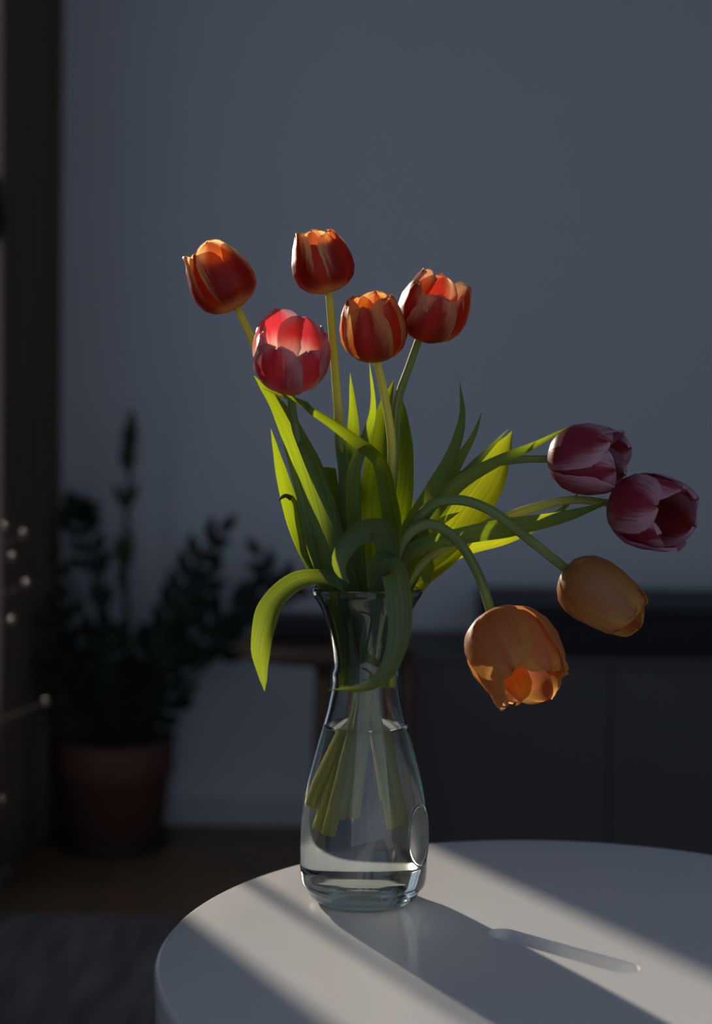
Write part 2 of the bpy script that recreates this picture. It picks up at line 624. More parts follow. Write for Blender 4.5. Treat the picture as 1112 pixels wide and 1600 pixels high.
# ------------------------------------------------------------------ white round table
HT = CAM.z - ZT
TC = Vector((0.476 * HT, 2.848 * HT, 0))
TR = 0.866 * HT
tab = thing('side_table', 'round white lacquered side table with a finger slot in the top', 'table', (TC.x, TC.y, 0))
prof = [(0, 0)]
for r_ in (.3, .6, .85):
    prof.append((TR * r_, 0))
for i in range(7):
    a = PI / 2 * i / 6
    prof.append((TR - .005 + .005 * math.sin(a), -.005 + .005 * math.cos(a)))
prof += [(TR, -.014), (TR - .004, -.0165), (TR - .004, -.019)]
for i in range(5):
    a = PI / 2 * i / 4
    prof.append((TR - .004 + .003 * math.sin(a), -.019 - .003 + .003 * math.cos(a)))
prof += [(TR - .001, -.034), (TR - .006, -.037), (TR * .6, -.037), (0, -.037)]
top = lathe('tabletop', prof, (TC.x, TC.y, ZT), M['table'], tab, seg=160)
# finger slot cut into the top
s0, s1 = onz(787, 1459, ZT), onz(972, 1511, ZT)
ax = (s1 - s0).normalized()
pr = Vector((-ax.y, ax.x, 0))
hw = 0.0135
ring = []
for k in range(25):
    a = PI / 2 + PI * k / 24
    ring.append(s0 + ax * (math.cos(a) * hw) + pr * (math.sin(a) * hw))
for k in range(25):
    a = -PI / 2 + PI * k / 24
    ring.append(s1 + ax * (math.cos(a) * hw) + pr * (math.sin(a) * hw))
mid = (s0 + s1) / 2
V, F = [], []
layers = [(0.01, 1.12), (0.0005, 1.05), (-0.001, 1.0), (-.016, .97), (-.023, .88), (-.026, .6)]
for dz, sc in layers:
    for q in ring:
        c0 = s0 + ax * max(0, min((s1 - s0).length, (q - s0).dot(ax)))
        V.append(c0 + (q - c0) * sc + Vector((0, 0, dz)))
n = len(ring)
for l in range(len(layers) - 1):
    for k in range(n):
        k2 = (k + 1) % n
        F.append((l * n + k, l * n + k2, (l + 1) * n + k2, (l + 1) * n + k))
F.append(tuple(range(n))[::-1])
F.append(tuple((len(layers) - 1) * n + k for k in range(n)))
cut = obj('slot_cutter', V, F, M['table'], smooth=True)
bm = bmesh.new(); bm.from_mesh(cut.data); bmesh.ops.recalc_face_normals(bm, faces=bm.faces); bm.to_mesh(cut.data); bm.free()
md = top.modifiers.new('slot', 'BOOLEAN')
md.operation = 'DIFFERENCE'
md.solver = 'EXACT'
md.object = cut
bpy.context.view_layer.update()
dg = bpy.context.evaluated_depsgraph_get()
newme = bpy.data.meshes.new_from_object(top.evaluated_get(dg))
top.modifiers.clear()
top.data = newme
newme.name = 'tabletop'
bpy.data.objects.remove(cut)
for pl in newme.polygons:
    pl.use_smooth = True
try:
    newme.set_sharp_from_angle(angle=math.radians(35))
except Exception:
    pass
for k in range(3):
    a = PI / 2 + 2 * PI * k / 3
    p1 = Vector((TC.x + math.cos(a) * TR * .55, TC.y + math.sin(a) * TR * .55, ZT - .036))
    p2 = Vector((TC.x + math.cos(a) * TR * .85, TC.y + math.sin(a) * TR * .85, 0.012))
    tube('leg', [p1, (p1 + p2) / 2, p2], [.014, .013, .010], M['table'], tab, n=6, seg=14)
box_obj('underframe', (TC.x - .12, TC.x + .12, TC.y - .12, TC.y + .12, ZT - .055, ZT - .034), M['table'], tab, bevel=.006)

# ------------------------------------------------------------------ carafe
PXM = YV / FPX * (1.0 / fwd.y) * 1.0           # metres per pixel at the carafe, roughly


def vz(py):                                     # pixel row on the axis -> height above the table
    return at(570, py, YV).z - ZT


outer_px = [(920, 86), (926, 86.5), (931, 84), (945, 75), (957, 69), (985, 60), (1010, 54), (1030, 51), (1043, 50),
            (1049, 52), (1054, 54), (1060, 52.5), (1075, 53.5), (1088, 56), (1110, 60.5), (1130, 66), (1170, 77), (1210, 87.5),
            (1235, 93), (1257, 96.5), (1280, 99), (1300, 100), (1340, 100), (1362, 99.5), (1378, 97)]
outer = [(hw_ * PXM, vz(y)) for y, hw_ in outer_px]
zc = outer[-1][1]
rc = outer[-1][0]
for r_, z_ in ((.94, .012), (.88, .006), (.80, .0022), (.70, .0004)):
    outer.append((rc * r_, z_))
outer = catmull([(r_, z_, 0) for r_, z_ in outer], 90)
outer = [(max(r_, 0), max(z_, 0.0003)) for r_, z_, _ in outer]
TW = 0.0028
inner = []
for i, (r_, z_) in enumerate(outer):
    a, b = outer[max(i - 1, 0)], outer[min(i + 1, len(outer) - 1)]
    t = Vector((b[0] - a[0], b[1] - a[1]))
    nn = Vector((-t.y, t.x)).normalized()
    if nn.x > 0:
        nn = -nn
    th = TW
    q = Vector((r_, z_)) + nn * th
    inner.append((q.x, max(q.y, 0.0045)))
inner[0] = (outer[0][0] - TW, outer[0][1])
inner_ok = []
for r_, z_ in inner:
    if not inner_ok or z_ <= inner_ok[-1][1] + 1e-6:
        inner_ok.append((r_, z_))
lip = [(outer[0][0] - TW / 2 - math.cos(a) * TW / 2 * -1 * -1, outer[0][1] + math.sin(a) * TW / 2)
       for a in (PI * .25, PI * .5, PI * .75)]
lip = [(outer[0][0] - TW / 2 - TW / 2 * math.cos(PI - PI * k / 6), outer[0][1] + TW / 2 * math.sin(PI * k / 6)) for k in range(5, 0, -1)]
lip = sorted(lip, key=lambda q: q[0])
vase_prof = [(0, .0042)] + [(inner_ok[-1][0] * .5, .0043)] + inner_ok[::-1] + lip + outer + [(outer[-1][0] * .5, .0016), (0, .0016)]
vase = thing('carafe', 'clear glass carafe with flared neck holding the tulips on the white table', 'vase', tuple(VB))
body = lathe('glass_body', vase_prof, tuple(VB), M['glass'], vase, seg=96)
ZWATER = vz(1133)


def r_in(z):
    best = None
    for a, b in zip(inner_ok, inner_ok[1:]):
        if b[1] <= z <= a[1]:
            k = (z - b[1]) / max(1e-9, a[1] - b[1])
            return b[0] + (a[0] - b[0]) * k
    return inner_ok[-1][0]


def r_out(z):
    for a, b in zip(outer, outer[1:]):
        if b[1] <= z <= a[1]:
            k = (z - b[1]) / max(1e-9, a[1] - b[1])
            return b[0] + (a[0] - b[0]) * k
    return outer[-1][0]


OV = 0.0006
wp = [(0, .0042 - OV), (inner_ok[-1][0] * .6, .0042 - OV)]
for r_, z_ in inner_ok[::-1]:
    if z_ < ZWATER - .001:
        wp.append((r_ + OV, z_ - (OV if z_ < .01 else 0)))
wr = r_in(ZWATER)
wp += [(wr + OV, ZWATER + .0016), (wr - .0012, ZWATER + .0006), (wr - .004, ZWATER), (wr * .5, ZWATER), (0, ZWATER)]
water = lathe('water', wp, tuple(VB), M['water'], None, seg=96)
tag(water, 'clear water filling the glass carafe below its neck', 'water')
# embossed oval medallion on the carafe shoulder
am = math.radians(-28)                          # around the axis, 0 = +x, towards camera is negative
zm, hh, ww = vz(1292), .027, .020


def on_glass(s, t, d):                          # s across, t up, d out of the surface
    z = zm + t
    r = r_out(z) + d
    a = am + s / r_out(z)
    return Vector((VB.x + r * math.cos(a), VB.y + r * math.sin(a), VB.z + z))


ringp = [on_glass(ww * math.cos(a), hh * math.sin(a), .0004) for a in [2 * PI * k / 48 for k in range(49)]]
med = tube('medallion_rim', ringp, [.0014] * len(ringp), M['glass'], vase, n=97, seg=8, cap=False)
V, F = [], []
nr, na = 7, 40
V.append(on_glass(0, 0, .0012))
for i in range(1, nr + 1):
    for k in range(na):
        a = 2 * PI * k / na
        f = i / nr * .93
        V.append(on_glass(ww * f * math.cos(a), hh * f * math.sin(a), .0009 + .0006 * ((i * 7 + k * 3) % 4) / 3 if i < nr else .00005))
for k in range(na):
    F.append((0, 1 + k, 1 + (k + 1) % na))
    for i in range(nr - 1):
        F.append((1 + i * na + k, 1 + (i + 1) * na + k, 1 + (i + 1) * na + (k + 1) % na, 1 + i * na + (k + 1) % na))
off = len(V)
V2 = [on_glass(0, 0, -.0004)] + [on_glass(ww * .93 * math.cos(2 * PI * k / na), hh * .93 * math.sin(2 * PI * k / na), -.0004) for k in range(na)]
V += V2
for k in range(na):
    F.append((off, off + 1 + (k + 1) % na, off + 1 + k))
    F.append((1 + (nr - 1) * na + k, off + 1 + k, off + 1 + (k + 1) % na, 1 + (nr - 1) * na + (k + 1) % na))
obj('medallion', V, F, M['glass_relief'], vase)
# ------------------------------------------------------------------ tulips
PROF_R = [(0, .03), (.06, .15), (.15, .29), (.3, .42), (.45, .475), (.6, .475), (.8, .42), (1, .33)]
PROF_Z = [(0, 0), (.06, .012), (.15, .06), (.3, .19), (.45, .36), (.6, .54), (.8, .79), (1, 1.0)]
PROF_W = [(0, .07), (.08, .17), (.2, .31), (.35, .40), (.5, .43), (.65, .42), (.78, .375), (.88, .30), (.95, .205), (.985, .115), (1, .02)]


def P3(p):                                      # (px, py, depth offset) -> world
    return at(p[0], p[1], YV + (p[2] if len(p) > 2 else 0))


def petal(parent, base, Q, Ln, phi, outer_, opn, mat, rng, lean=0.0, wk=1.0, lk=1.0, rk=1.0):
    nu, nv = 15, 22
    V, F, UV = [], [], []
    k_r = (1.035 if outer_ else .93) * rk
    seed = [rng.uniform(-1, 1) for _ in range(8)]
    for j in range(nv):
        v = j / (nv - 1)
        v = 1 - (1 - v) ** 1.25
        r = lerp_tab(PROF_R, v) * k_r
        r *= 1 + opn * v ** 1.6
        z = lerp_tab(PROF_Z, v) * lk * (1 - .12 * max(0, opn) * v)
        W = lerp_tab(PROF_W, v) * wk
        rcv = max(r * .96, .20)
        for i in range(nu):
            u = -1 + 2 * i / (nu - 1)
            a = u * W / rcv
            # local frame: x outwards, y sideways
            x = r - rcv * (1 - math.cos(a))
            y = rcv * math.sin(a)
            x += -.012 * math.exp(-(u / .10) ** 2) * min(1, v * 3) * (1 - v * .6)
            wob = .022 * math.sin(3.2 * u + 5 * v + seed[0] * 3) * v + .02 * seed[1] * u * v + .018 * math.sin(9 * u + seed[2] * 4) * v ** 3
            x += wob + .03 * seed[3] * max(0, v - .7) / .3 * abs(u)
            zz = z + .016 * math.sin(7 * u + seed[4] * 5) * v ** 3 - .05 * (abs(u) ** 2) * v * 0
            # lean the petal about its base
            cl, sl_ = math.cos(lean), math.sin(lean)
            x2, z2 = x * cl + zz * sl_, -x * sl_ + zz * cl
            p_ = Vector((x2 * math.cos(phi) - y * math.sin(phi), x2 * math.sin(phi) + y * math.cos(phi), z2)) * Ln
            V.append(base + Q @ p_)
            UV.append(((u + 1) / 2, v))
    for j in range(nv - 1):
        for i in range(nu - 1):
            a = j * nu + i
            F.append((a, a + 1, a + nu + 1, a + nu))
    return obj('petal', V, F, mat, parent, True, UV)


def anther_mesh(parent, base, Q, Ln, phi):
    a = Vector((.05 * math.cos(phi), .05 * math.sin(phi), .03)) * Ln
    b = Vector((.13 * math.cos(phi), .13 * math.sin(phi), .22)) * Ln
    c = Vector((.15 * math.cos(phi), .15 * math.sin(phi), .40)) * Ln
    pts = [base + Q @ x for x in (a, b, b * .98 + c * .02, (b + c) / 2, c)]
    return tube('stamen', pts, [.0008, .0009, .0022, .0026, .001], M['anther'], parent, n=12, seg=6)


# depth of the stem foot is inside the water; apparent pixels are drawn in by the water's magnification
def foot(px, py, dy):
    return (570 + (px - 570) * .74, py, dy)


def tulip(label, path, ang, tilt, Lpx, mat, opn, spin, seedn, leans=None, stem_mat='stem', wk=1.0, rk=1.0, stem_r=(.0034, .0058), lk=None, group='tulips in the glass carafe'):
    rng = random.Random(seedn)
    pts = [P3(p) for p in path]                 # head first, foot last
    root = thing('tulip', label, 'flower', tuple(pts[-1]), group)
    rr = [stem_r[0] + (stem_r[1] - stem_r[0]) * i / (len(pts) - 1) for i in range(len(pts))]
    a = math.radians(ang)                       # 0 = up in the picture, clockwise
    t = math.radians(tilt)                      # towards the camera
    axis = (Vector((math.sin(a), 0, math.cos(a))) * math.cos(t) + Vector((0, -1, 0)) * math.sin(t)).normalized()
    Q = axis.to_track_quat('Z', 'Y').to_matrix() @ Matrix.Rotation(math.radians(spin), 3, 'Z')
    base = pts[0]
    Ln = Lpx * pts[0].y / FPX
    st = tube('stem', [base + axis * Ln * .02] + pts[1:], rr, M[stem_mat], root, n=64, seg=10)
    st.data.name = 'stem'
    leans = leans or [0] * 6
    for k in range(6):
        outer_ = k % 2 == 0
        petal(root, base, Q, Ln, k * PI / 3, outer_, opn + rng.uniform(-.04, .04), M[mat], rng,
              lean=math.radians(leans[k]) + rng.uniform(-.02, .02), wk=wk, lk=(lk or [1] * 6)[k] * rng.uniform(.92, 1.04), rk=rk)
    for k in range(6):
        anther_mesh(root, base, Q, Ln, k * PI / 3 + .5)
    tube('pistil', [base + axis * Ln * .02, base + axis * Ln * .2, base + axis * Ln * .34, base + axis * Ln * .38],
         [.0035, .0035, .003, .0042], M['pistil'], root, n=10, seg=8)
    return root


T = {}
T[1] = tulip('red and yellow tulip on a leaning stem, standing farthest from the nodding ones',
             [(371, 481, 0), (400, 545, .005), (438, 640, .02), (495, 780, .03), (545, 900, .02), (572, 1045, .006), foot(604, 1248, .018)],
             -31, 2, 106, 'p_red', -.20, 20, 1, rk=1.04, stem_mat='stem_pale')
T[2] = tulip('red and yellow closed tulip upright on the tallest pale stem',
             [(514, 457, 0), (521, 550, .01), (529, 650, .012), (545, 780, .02), (560, 900, .015), (575, 1045, .0), foot(620, 1292, -.012)],
             -15, 1, 98, 'p_red', -.18, 50, 2, rk=1.04, stem_mat='stem_pale')
T[3] = tulip('orange-red tulip with amber edges touching the salmon-edged tulip beside it',
             [(588, 562, -.02), (600, 615, -.012), (612, 700, -.01), (606, 800, 0), (595, 920, 0), (578, 1050, -.008), foot(548, 1275, -.012)],
             -7, 24, 102, 'p_amber', .06, 30, 3, stem_mat='stem_pale')
T[4] = tulip('pink tulip open towards the room with a bright red and cream inside',
             [(452, 597, -.02), (460, 660, -.005), (485, 750, 0), (530, 860, 0), (560, 930, 0), (574, 1050, .01), foot(636, 1288, -.02)],
             6, 48, 112, 'p_pink', .28, 0, 4, lk=[1, 1, 1, 1, 1, 1])
T[5] = tulip('red tulip with broad salmon petal edges and a dark red opening, on a slanting stem',
             [(656, 524, 0), (640, 570, 0), (622, 625, .01), (615, 720, .015), (605, 840, .015), (590, 940, .01), (572, 1050, .015), foot(530, 1262, .0)],
             24, 34, 100, 'p_red2', .14, 0, 5, leans=[6, 0, 0, 4, 0, 0])
T[6] = tulip('mauve-pink tulip lying sideways above the other mauve-pink one',
             [(860, 717, .02), (810, 718, .02), (755, 728, .02), (710, 752, .02), (665, 810, .02), (625, 890, .02), (585, 1030, .008), foot(492, 1296, -.005)],
             90, 30, 122, 'p_mauve', .26, 25, 6, rk=.84)
T[7] = tulip('dark mauve-pink tulip facing sideways, lower and farther out than its twin',
             [(964, 788, .0), (900, 781, .01), (850, 789, .01), (790, 808, .015), (720, 840, .015), (650, 890, .01), (590, 1020, .0), foot(504, 1303, -.018)],
             102, 52, 130, 'p_mauve', .36, 40, 7, rk=.82, stem_mat='stem_pale')
T[8] = tulip('dull orange tulip nodding on an arched stem in front of the black box',
             [(884, 889, -.03), (820, 838, -.03), (765, 797, -.03), (715, 781, -.025), (670, 792, -.02), (630, 850, -.01), (600, 940, 0), (578, 1050, 0), foot(480, 1260, .005)],
             127, 18, 138, 'p_orange', .02, 40, 8, rk=.77, lk=[1, .92, 1.04, .96, .9, 1.05], stem_r=(.0042, .0055))
T[9] = tulip('large orange tulip hanging head down from a hooked stem beside the carafe',
             [(769, 966, -.022), (748, 900, -.024), (712, 842, -.022), (668, 819, -.03), (632, 840, -.03), (612, 890, -.02), (595, 950, -.01), (575, 1050, -.005), foot(524, 1277, -.016)],
             150, 35, 148, 'p_orange', .18, 30, 29, rk=.93, lk=[.92, 1, .9, 1.05, .9, 1.05], leans=[2, -2, 5, 0, -3, 3], stem_r=(.0044, .0058))

# ------------------------------------------------------------------ tulip leaves (parts of their tulips)
LP = [(0, .45), (.2, .75), (.45, 1), (.65, .88), (.82, .55), (.94, .22), (1, .015)]
LP_BROAD = [(0, .4), (.2, .7), (.45, .95), (.65, 1), (.8, .8), (.92, .42), (1, .02)]


def leaf(par, pts, wpx, rolls=0.0, cup=.28, dk=0.00, mat='leaf', prof=LP, name='leaf', wave=.06, seedn=0):
    """pts base first, tip last (px, py, depth offset); rolls: turn of the blade about its run, degrees"""
    root = T[par]
    n, nu = 48, 9
    if pts[0][1] > 970:
        pts = [(572 + (pts[0][0] - 574) * .9, 1068, pts[0][2] * .5), (574 + (pts[0][0] - 574) * 2.2, pts[0][1], pts[0][2])] + list(pts)[1:]
        pts.insert(1, ((pts[0][0] + pts[1][0]) / 2, 1035, (pts[0][2] + pts[1][2]) / 2))
        if isinstance(rolls, (list, tuple)):
            rolls = [rolls[0]] * 2 + list(rolls)
    if not isinstance(rolls, (list, tuple)):
        rolls = [rolls] * len(pts)
    if isinstance(dk, (list, tuple)):
        dks = [dk[0]] * (len(pts) - len(dk)) + list(dk)
    else:
        dks = [dk] * len(pts)
    W3 = [P3(p) for p in pts]
    R = catmull([(q.x, q.y, q.z, rl, dd) for q, rl, dd in zip(W3, rolls, dks)], n)
    V, F, UV = [], [], []
    wm = wpx * YV / FPX / 2
    rng = random.Random(seedn + int(wpx * 7 + pts[0][0]))
    ph = rng.uniform(0, 6)
    prev = None
    for i in range(n):
        p_ = Vector(R[i][:3])
        tg = (Vector(R[min(i + 1, n - 1)][:3]) - Vector(R[max(i - 1, 0)][:3])).normalized()
        view = (CAM - p_).normalized()
        side = tg.cross(view)
        if side.length < .15 and prev is not None:
            side = prev
        side = (side - tg * side.dot(tg)).normalized()
        if prev is not None and side.dot(prev) < 0:
            side = -side
        prev = side.copy()
        nr = side.cross(tg).normalized()
        th = math.radians(R[i][3])
        wid = 1.0
        dkl = max(0, min(1, R[i][4]))
        if dkl:                                  # blade turned edge-on to the sun
            ta = math.atan2(-nr.dot(sdir), side.dot(sdir))
            if ta > PI / 2: ta -= PI
            if ta < -PI / 2: ta += PI
            ta = max(-1.25, min(1.25, ta))
            th = th * (1 - dkl) + ta * dkl
            wid = 1 / max(.72, math.cos(th))
        q = Quaternion(tg, th)
        s2, n2 = q @ side, q @ nr
        t = i / (n - 1)
        wd = wm * wid * max(lerp_tab(prof, t), .95 * (1 - t * 3))
        for k in range(nu):
            u = -1 + 2 * k / (nu - 1)
            off_ = cup * wd * (u * u - .3) + wave * wd * math.sin(9 * t + ph + u * 1.5) * abs(u)
            V.append(p_ + s2 * (u * wd) + n2 * off_)
            UV.append(((u + 1) / 2, t * 2))
    for i in range(n - 1):
        for k in range(nu - 1):
            a = i * nu + k
            F.append((a, a + 1, a + nu + 1, a + nu))
    return obj(name, V, F, M[mat], root, True, UV)


# left side
leaf(4, [(566, 1010, -.005), (540, 930, -.015), (515, 870, -.02), (498, 800, -.02), (474, 720, -.01), (440, 645, 0), (397, 587, .01)], 60, -5, mat='leaf')
leaf(1, [(560, 1000, .01), (520, 915, .008), (482, 860, .008), (454, 790, .008), (437, 730, .010), (423, 670, .012)], 36, 10, mat='leaf')
leaf(1, [(562, 1005, 0), (530, 930, -.01), (500, 890, -.015), (478, 830, -.01), (462, 785, -.005), (448, 775, -.003), (436, 782, -.003)], 46, [0, 0, 0, 10, 30, 40, 40], dk=0.9, mat='leaf')
leaf(2, [(572, 1000, .005), (550, 900, .01), (545, 800, .01), (540, 740, .01), (530, 690, .012), (521, 638, .012)], 34, 25, dk=0.44, mat='leaf')
leaf(2, [(570, 1000, .01), (553, 900, .03), (548, 800, .035), (551, 720, .035), (552, 650, .03), (547, 583, .025)], 36, -15, mat='leaf')
leaf(2, [(560, 1000, .015), (530, 900, .03), (515, 830, .035), (508, 780, .035), (506, 730, .03)], 60, 5, dk=0.44, mat='leaf', prof=[(0, .4), (.3, .8), (.6, 1), (.9, .85), (1, .7)])
leaf(3, [(575, 1000, 0), (562, 900, -.01), (552, 800, -.02), (552, 740, -.028), (568, 690, -.028), (582, 640, -.022), (577, 566, -.015)], 24, [0, 0, 10, 15, 15, 30, 35], mat='leaf')
leaf(3, [(578, 1000, .01), (585, 900, .02), (588, 800, .025), (594, 720, .025), (602, 650, .02), (615, 594, .015)], 56, 10, dk=0.9, mat='leaf', prof=LP_BROAD)
leaf(5, [(580, 1000, .015), (605, 900, .025), (622, 800, .03), (630, 730, .03), (631, 670, .028), (624, 612, .022)], 46, -25, dk=0.44, mat='leaf', prof=LP_BROAD)
leaf(5, [(582, 1000, .02), (615, 890, .03), (635, 810, .035), (640, 770, .04), (634, 735, .04)], 30, -10, mat='leaf_yellow')
# dark blade bending over to the left in front
leaf(3, [(578, 1000, -.01), (606, 900, -.025), (616, 820, -.032), (608, 768, -.035), (594, 718, -.04), (548, 680, -.045), (480, 636, -.045), (408, 606, -.035)], 34, [0, 0, 10, 20, 40, 30, 25, 20], dk=.9, mat='leaf',
     prof=[(0, .6), (.3, 1), (.5, .95), (.7, .85), (.85, .55), (.95, .25), (1, .02)])
# curled blades low in the middle
leaf(9, [(575, 1000, -.01), (600, 905, -.035), (606, 855, -.045), (590, 826, -.058), (556, 834, -.070), (534, 862, -.078), (530, 888, -.080), (546, 912, -.078)], 40, [0, 0, -10, -25, -30, -20, 0, 30], mat='leaf_grey', cup=.4, prof=[(0, .6), (.3, .75), (.55, .9), (.75, 1), (.88, .7), (.95, .35), (1, .03)])
leaf(9, [(570, 1000, -.005), (612, 915, -.03), (618, 885, -.04), (598, 870, -.048), (580, 884, -.052), (574, 912, -.05)], 30, [0, 0, 10, 25, 25, 20], dk=0.33, mat='leaf')
leaf(1, [(455, 779, -.005), (447, 775, -.005), (441, 777, -.005), (436, 783, -.005)], 9, [20, 30, 30, 40], mat='tip_brown', name='dry_tip', prof=[(0, 1), (.5, .8), (1, .2)])
# the leaf arching over the rim to the left
leaf(4, [(560, 990, -.01), (540, 925, -.03), (510, 908, -.045), (468, 912, -.055), (430, 945, -.06), (408, 1010, -.06), (413, 1080, -.055)], 42, [0, 10, 28, 30, 12, -12, -30], dk=[.9, .9, 1, 1, .9, .3, 0], mat='leaf_grey',
     prof=[(0, .5), (.25, .7), (.5, .95), (.7, 1), (.85, .7), (.95, .3), (1, .02)], cup=.35)
# the leaf hanging down in front of the carafe
leaf(9, [(580, 985, -.005), (598, 905, -.04), (613, 890, -.058), (622, 930, -.072), (624, 985, -.074), (607, 1045, -.076), (575, 1074, -.078), (512, 1078, -.072)], 40, [0, 0, 0, 0, 5, 20, 45, 55], mat='leaf_grey',
     prof=[(0, .5), (.2, .8), (.4, 1), (.6, .95), (.78, .7), (.92, .35), (1, .02)])
# right side
leaf(6, [(582, 1000, 0), (610, 900, .0), (640, 830, 0), (678, 765, .0), (708, 705, .0), (722, 650, 0), (718, 597, 0)], 30, [0, 0, 0, 10, 25, 40, 50], dk=0.47, mat='leaf')
leaf(6, [(585, 1000, .005), (625, 900, .01), (660, 830, .01), (692, 770, .01), (720, 715, .01), (740, 680, .01), (753, 643, .01)], 28, 15, dk=0.47, mat='leaf')
leaf(7, [(584, 1000, .015), (640, 900, .035), (690, 850, .045), (730, 795, .05), (770, 735, .05), (800, 674, .045)], 92, -25, mat='leaf_yellow', prof=LP_BROAD)
leaf(7, [(583, 1000, .01), (630, 900, .02), (680, 810, .03), (720, 748, .03), (760, 705, .03), (794, 670, .03)], 26, 20, mat='leaf_grey')
leaf(8, [(586, 1000, -.005), (630, 900, -.01), (665, 820, -.01), (715, 758, -.012), (775, 722, -.012), (830, 698, -.01), (890, 666, -.005)], 27, [0, 0, 10, 20, 20, 10, 10], dk=0.44, mat='leaf')
leaf(8, [(586, 1000, -.005), (615, 910, -.02), (645, 860, -.025), (720, 838, -.022), (800, 824, -.02), (880, 808, -.018), (963, 781, -.015)], 30, [0, 0, 20, 40, 25, 20, 10], dk=0.44, mat='leaf',
     prof=[(0, .5), (.2, .6), (.45, .8), (.68, 1), (.85, .6), (.95, .22), (1, .02)])
leaf(6, [(588, 1000, .01), (640, 905, .03), (720, 858, .035), (800, 836, .035), (865, 806, .035), (910, 764, .035)], 28, 10, mat='leaf_yellow')
leaf(8, [(590, 990, .005), (622, 925, .012), (648, 880, .015), (664, 880, .015), (668, 912, .014)], 50, 10, dk=0.44, mat='leaf', prof=[(0, .5), (.4, 1), (.7, .9), (.9, .6), (1, .2)])
leaf(7, [(584, 1000, .0), (622, 905, .0), (652, 850, .0), (690, 815, .005), (718, 800, .008)], 40, 0, dk=0.44, mat='leaf')

# ------------------------------------------------------------------ potted plant against the wall
PZ = onz(180, 1322, 0)


def ap(px, py, dy=0.0):
    return at(px, py, YPOT + dy)


pot_c = Vector((ap(179, 1240).x, YPOT, 0))
kpx = YPOT / FPX
plant = thing('potted_plant', 'dark leafy potted plant in a terracotta pot standing by the wall', 'plant', (pot_c.x, pot_c.y, 0))
zt = ap(179, 1152).z
r1, r2 = 93 * kpx, 74 * kpx
lathe('saucer', [(0, .004), (80 * kpx, .004), (88 * kpx, .03), (84 * kpx, .03), (78 * kpx, .012), (0, .012)], tuple(pot_c), M['saucer'], plant, seg=48)
zb = .012
zr = zt - .085
lathe('pot', [(0, zb), (r2, zb), (r2 + (r1 - r2) * .7, zr - .004), (r1 * .985, zr), (r1, zr + .004), (r1, zt - .004), (r1 * .985, zt), (r1 * .93, zt), (r1 * .9, zt - .02), (r1 * .86, zr), (0, zr)],
      tuple(pot_c), M['terracotta'], plant, seg=56)
lathe('soil', [(0, zt - .03), (r1 * .5, zt - .025), (r1 * .895, zt - .03), (r1 * .88, zt - .045), (0, zt - .045)], tuple(pot_c), M['soil'], plant, seg=40)

# leaflet meshes (shared)
def leaflet_mesh(name, mat, asp=.46):
    V, F, UV = [], [], []
    n_, nu = 9, 5
    for i in range(n_):
        t = i / (n_ - 1)
        wd = asp * math.sin(PI * min(1, t ** .8)) ** .8 * .5 + .002
        for k in range(nu):
            u = -1 + 2 * k / (nu - 1)
            V.append((u * wd, t, .10 * wd / asp * abs(u) + .10 * t * t))
            UV.append(((u + 1) / 2, t))
    for i in range(n_ - 1):
        for k in range(nu - 1):
            a = i * nu + k
            F.append((a, a + 1, a + nu + 1, a + nu))
    me = bpy.data.meshes.new(name)
    me.from_pydata(V, [], F)
    lay = me.uv_layers.new(name='UVMap')
    for lp in me.loops:
        lay.data[lp.index].uv = UV[lp.vertex_index]
    for pl in me.polygons:
        pl.use_smooth = True
    me.materials.append(mat)
    return me


ME_LEAF = leaflet_mesh('leaflet', M['zz'])
ME_NEW = leaflet_mesh('young_leaflet', M['zz_new'], .3)


def put_leaf(parent, rootobj, pos, direc, normal, size, me):
    o = bpy.data.objects.new('leaflet', me)
    C.objects.link(o)
    o.parent = parent
    y = direc.normalized()
    x = y.cross(normal).normalized()
    z = x.cross(y)
    R = Matrix((x, y, z)).transposed().to_4x4()
    base = Vector((0, 0, 0))
    q = parent
    while q is not None:
        base += q.location
        q = q.parent
    o.matrix_basis = Matrix.Translation(pos - base) @ R @ Matrix.Diagonal((size, size, size, 1))
    return o


def frond(root, pts3, r0, r1_, start, count, size, ang=50, me=None, mat='zz_stalk', plane=None, taper=.6, rng=random):
    me = me or ME_LEAF
    st = tube('stalk', pts3, [r0 + (r1_ - r0) * i / (len(pts3) - 1) for i in range(len(pts3))], M[mat], root, n=24, seg=8)
    R = [Vector(q) for q in catmull(pts3, 60)]
    pn = plane or Vector((0, -1, .25))
    for i in range(count):
        t = start + (1 - start) * (i + .5) / count
        j = min(57, int(t * 58))
        tg = (R[j + 2] - R[j]).normalized()
        side = tg.cross(pn).normalized()
        for s in (-1, 1):
            a = math.radians(ang + rng.uniform(-10, 10)) * (1 - .35 * t)
            d = tg * math.cos(a) + side * (s * math.sin(a)) + pn * rng.uniform(-.25, .25)
            nn = (pn + side * (s * .4) + Vector((0, 0, .3)) * rng.random()).normalized()
            sz = 1.25 * size * (1 - (1 - taper) * abs(t - .55) * 1.4) * rng.uniform(.85, 1.1)
            put_leaf(st, root, R[j] + side * (s * r1_), d, nn, sz, me)
    d = (R[59] - R[56]).normalized()
    put_leaf(st, root, R[59] - d * .003, d, pn, size * .9, me)
    return st


rg = random.Random(3)
zs = zt - .03
def A(px, py, dy=0): return ap(px, py, dy)
soilp = lambda dx, dy: Vector((pot_c.x + dx, pot_c.y + dy, zs - .01))
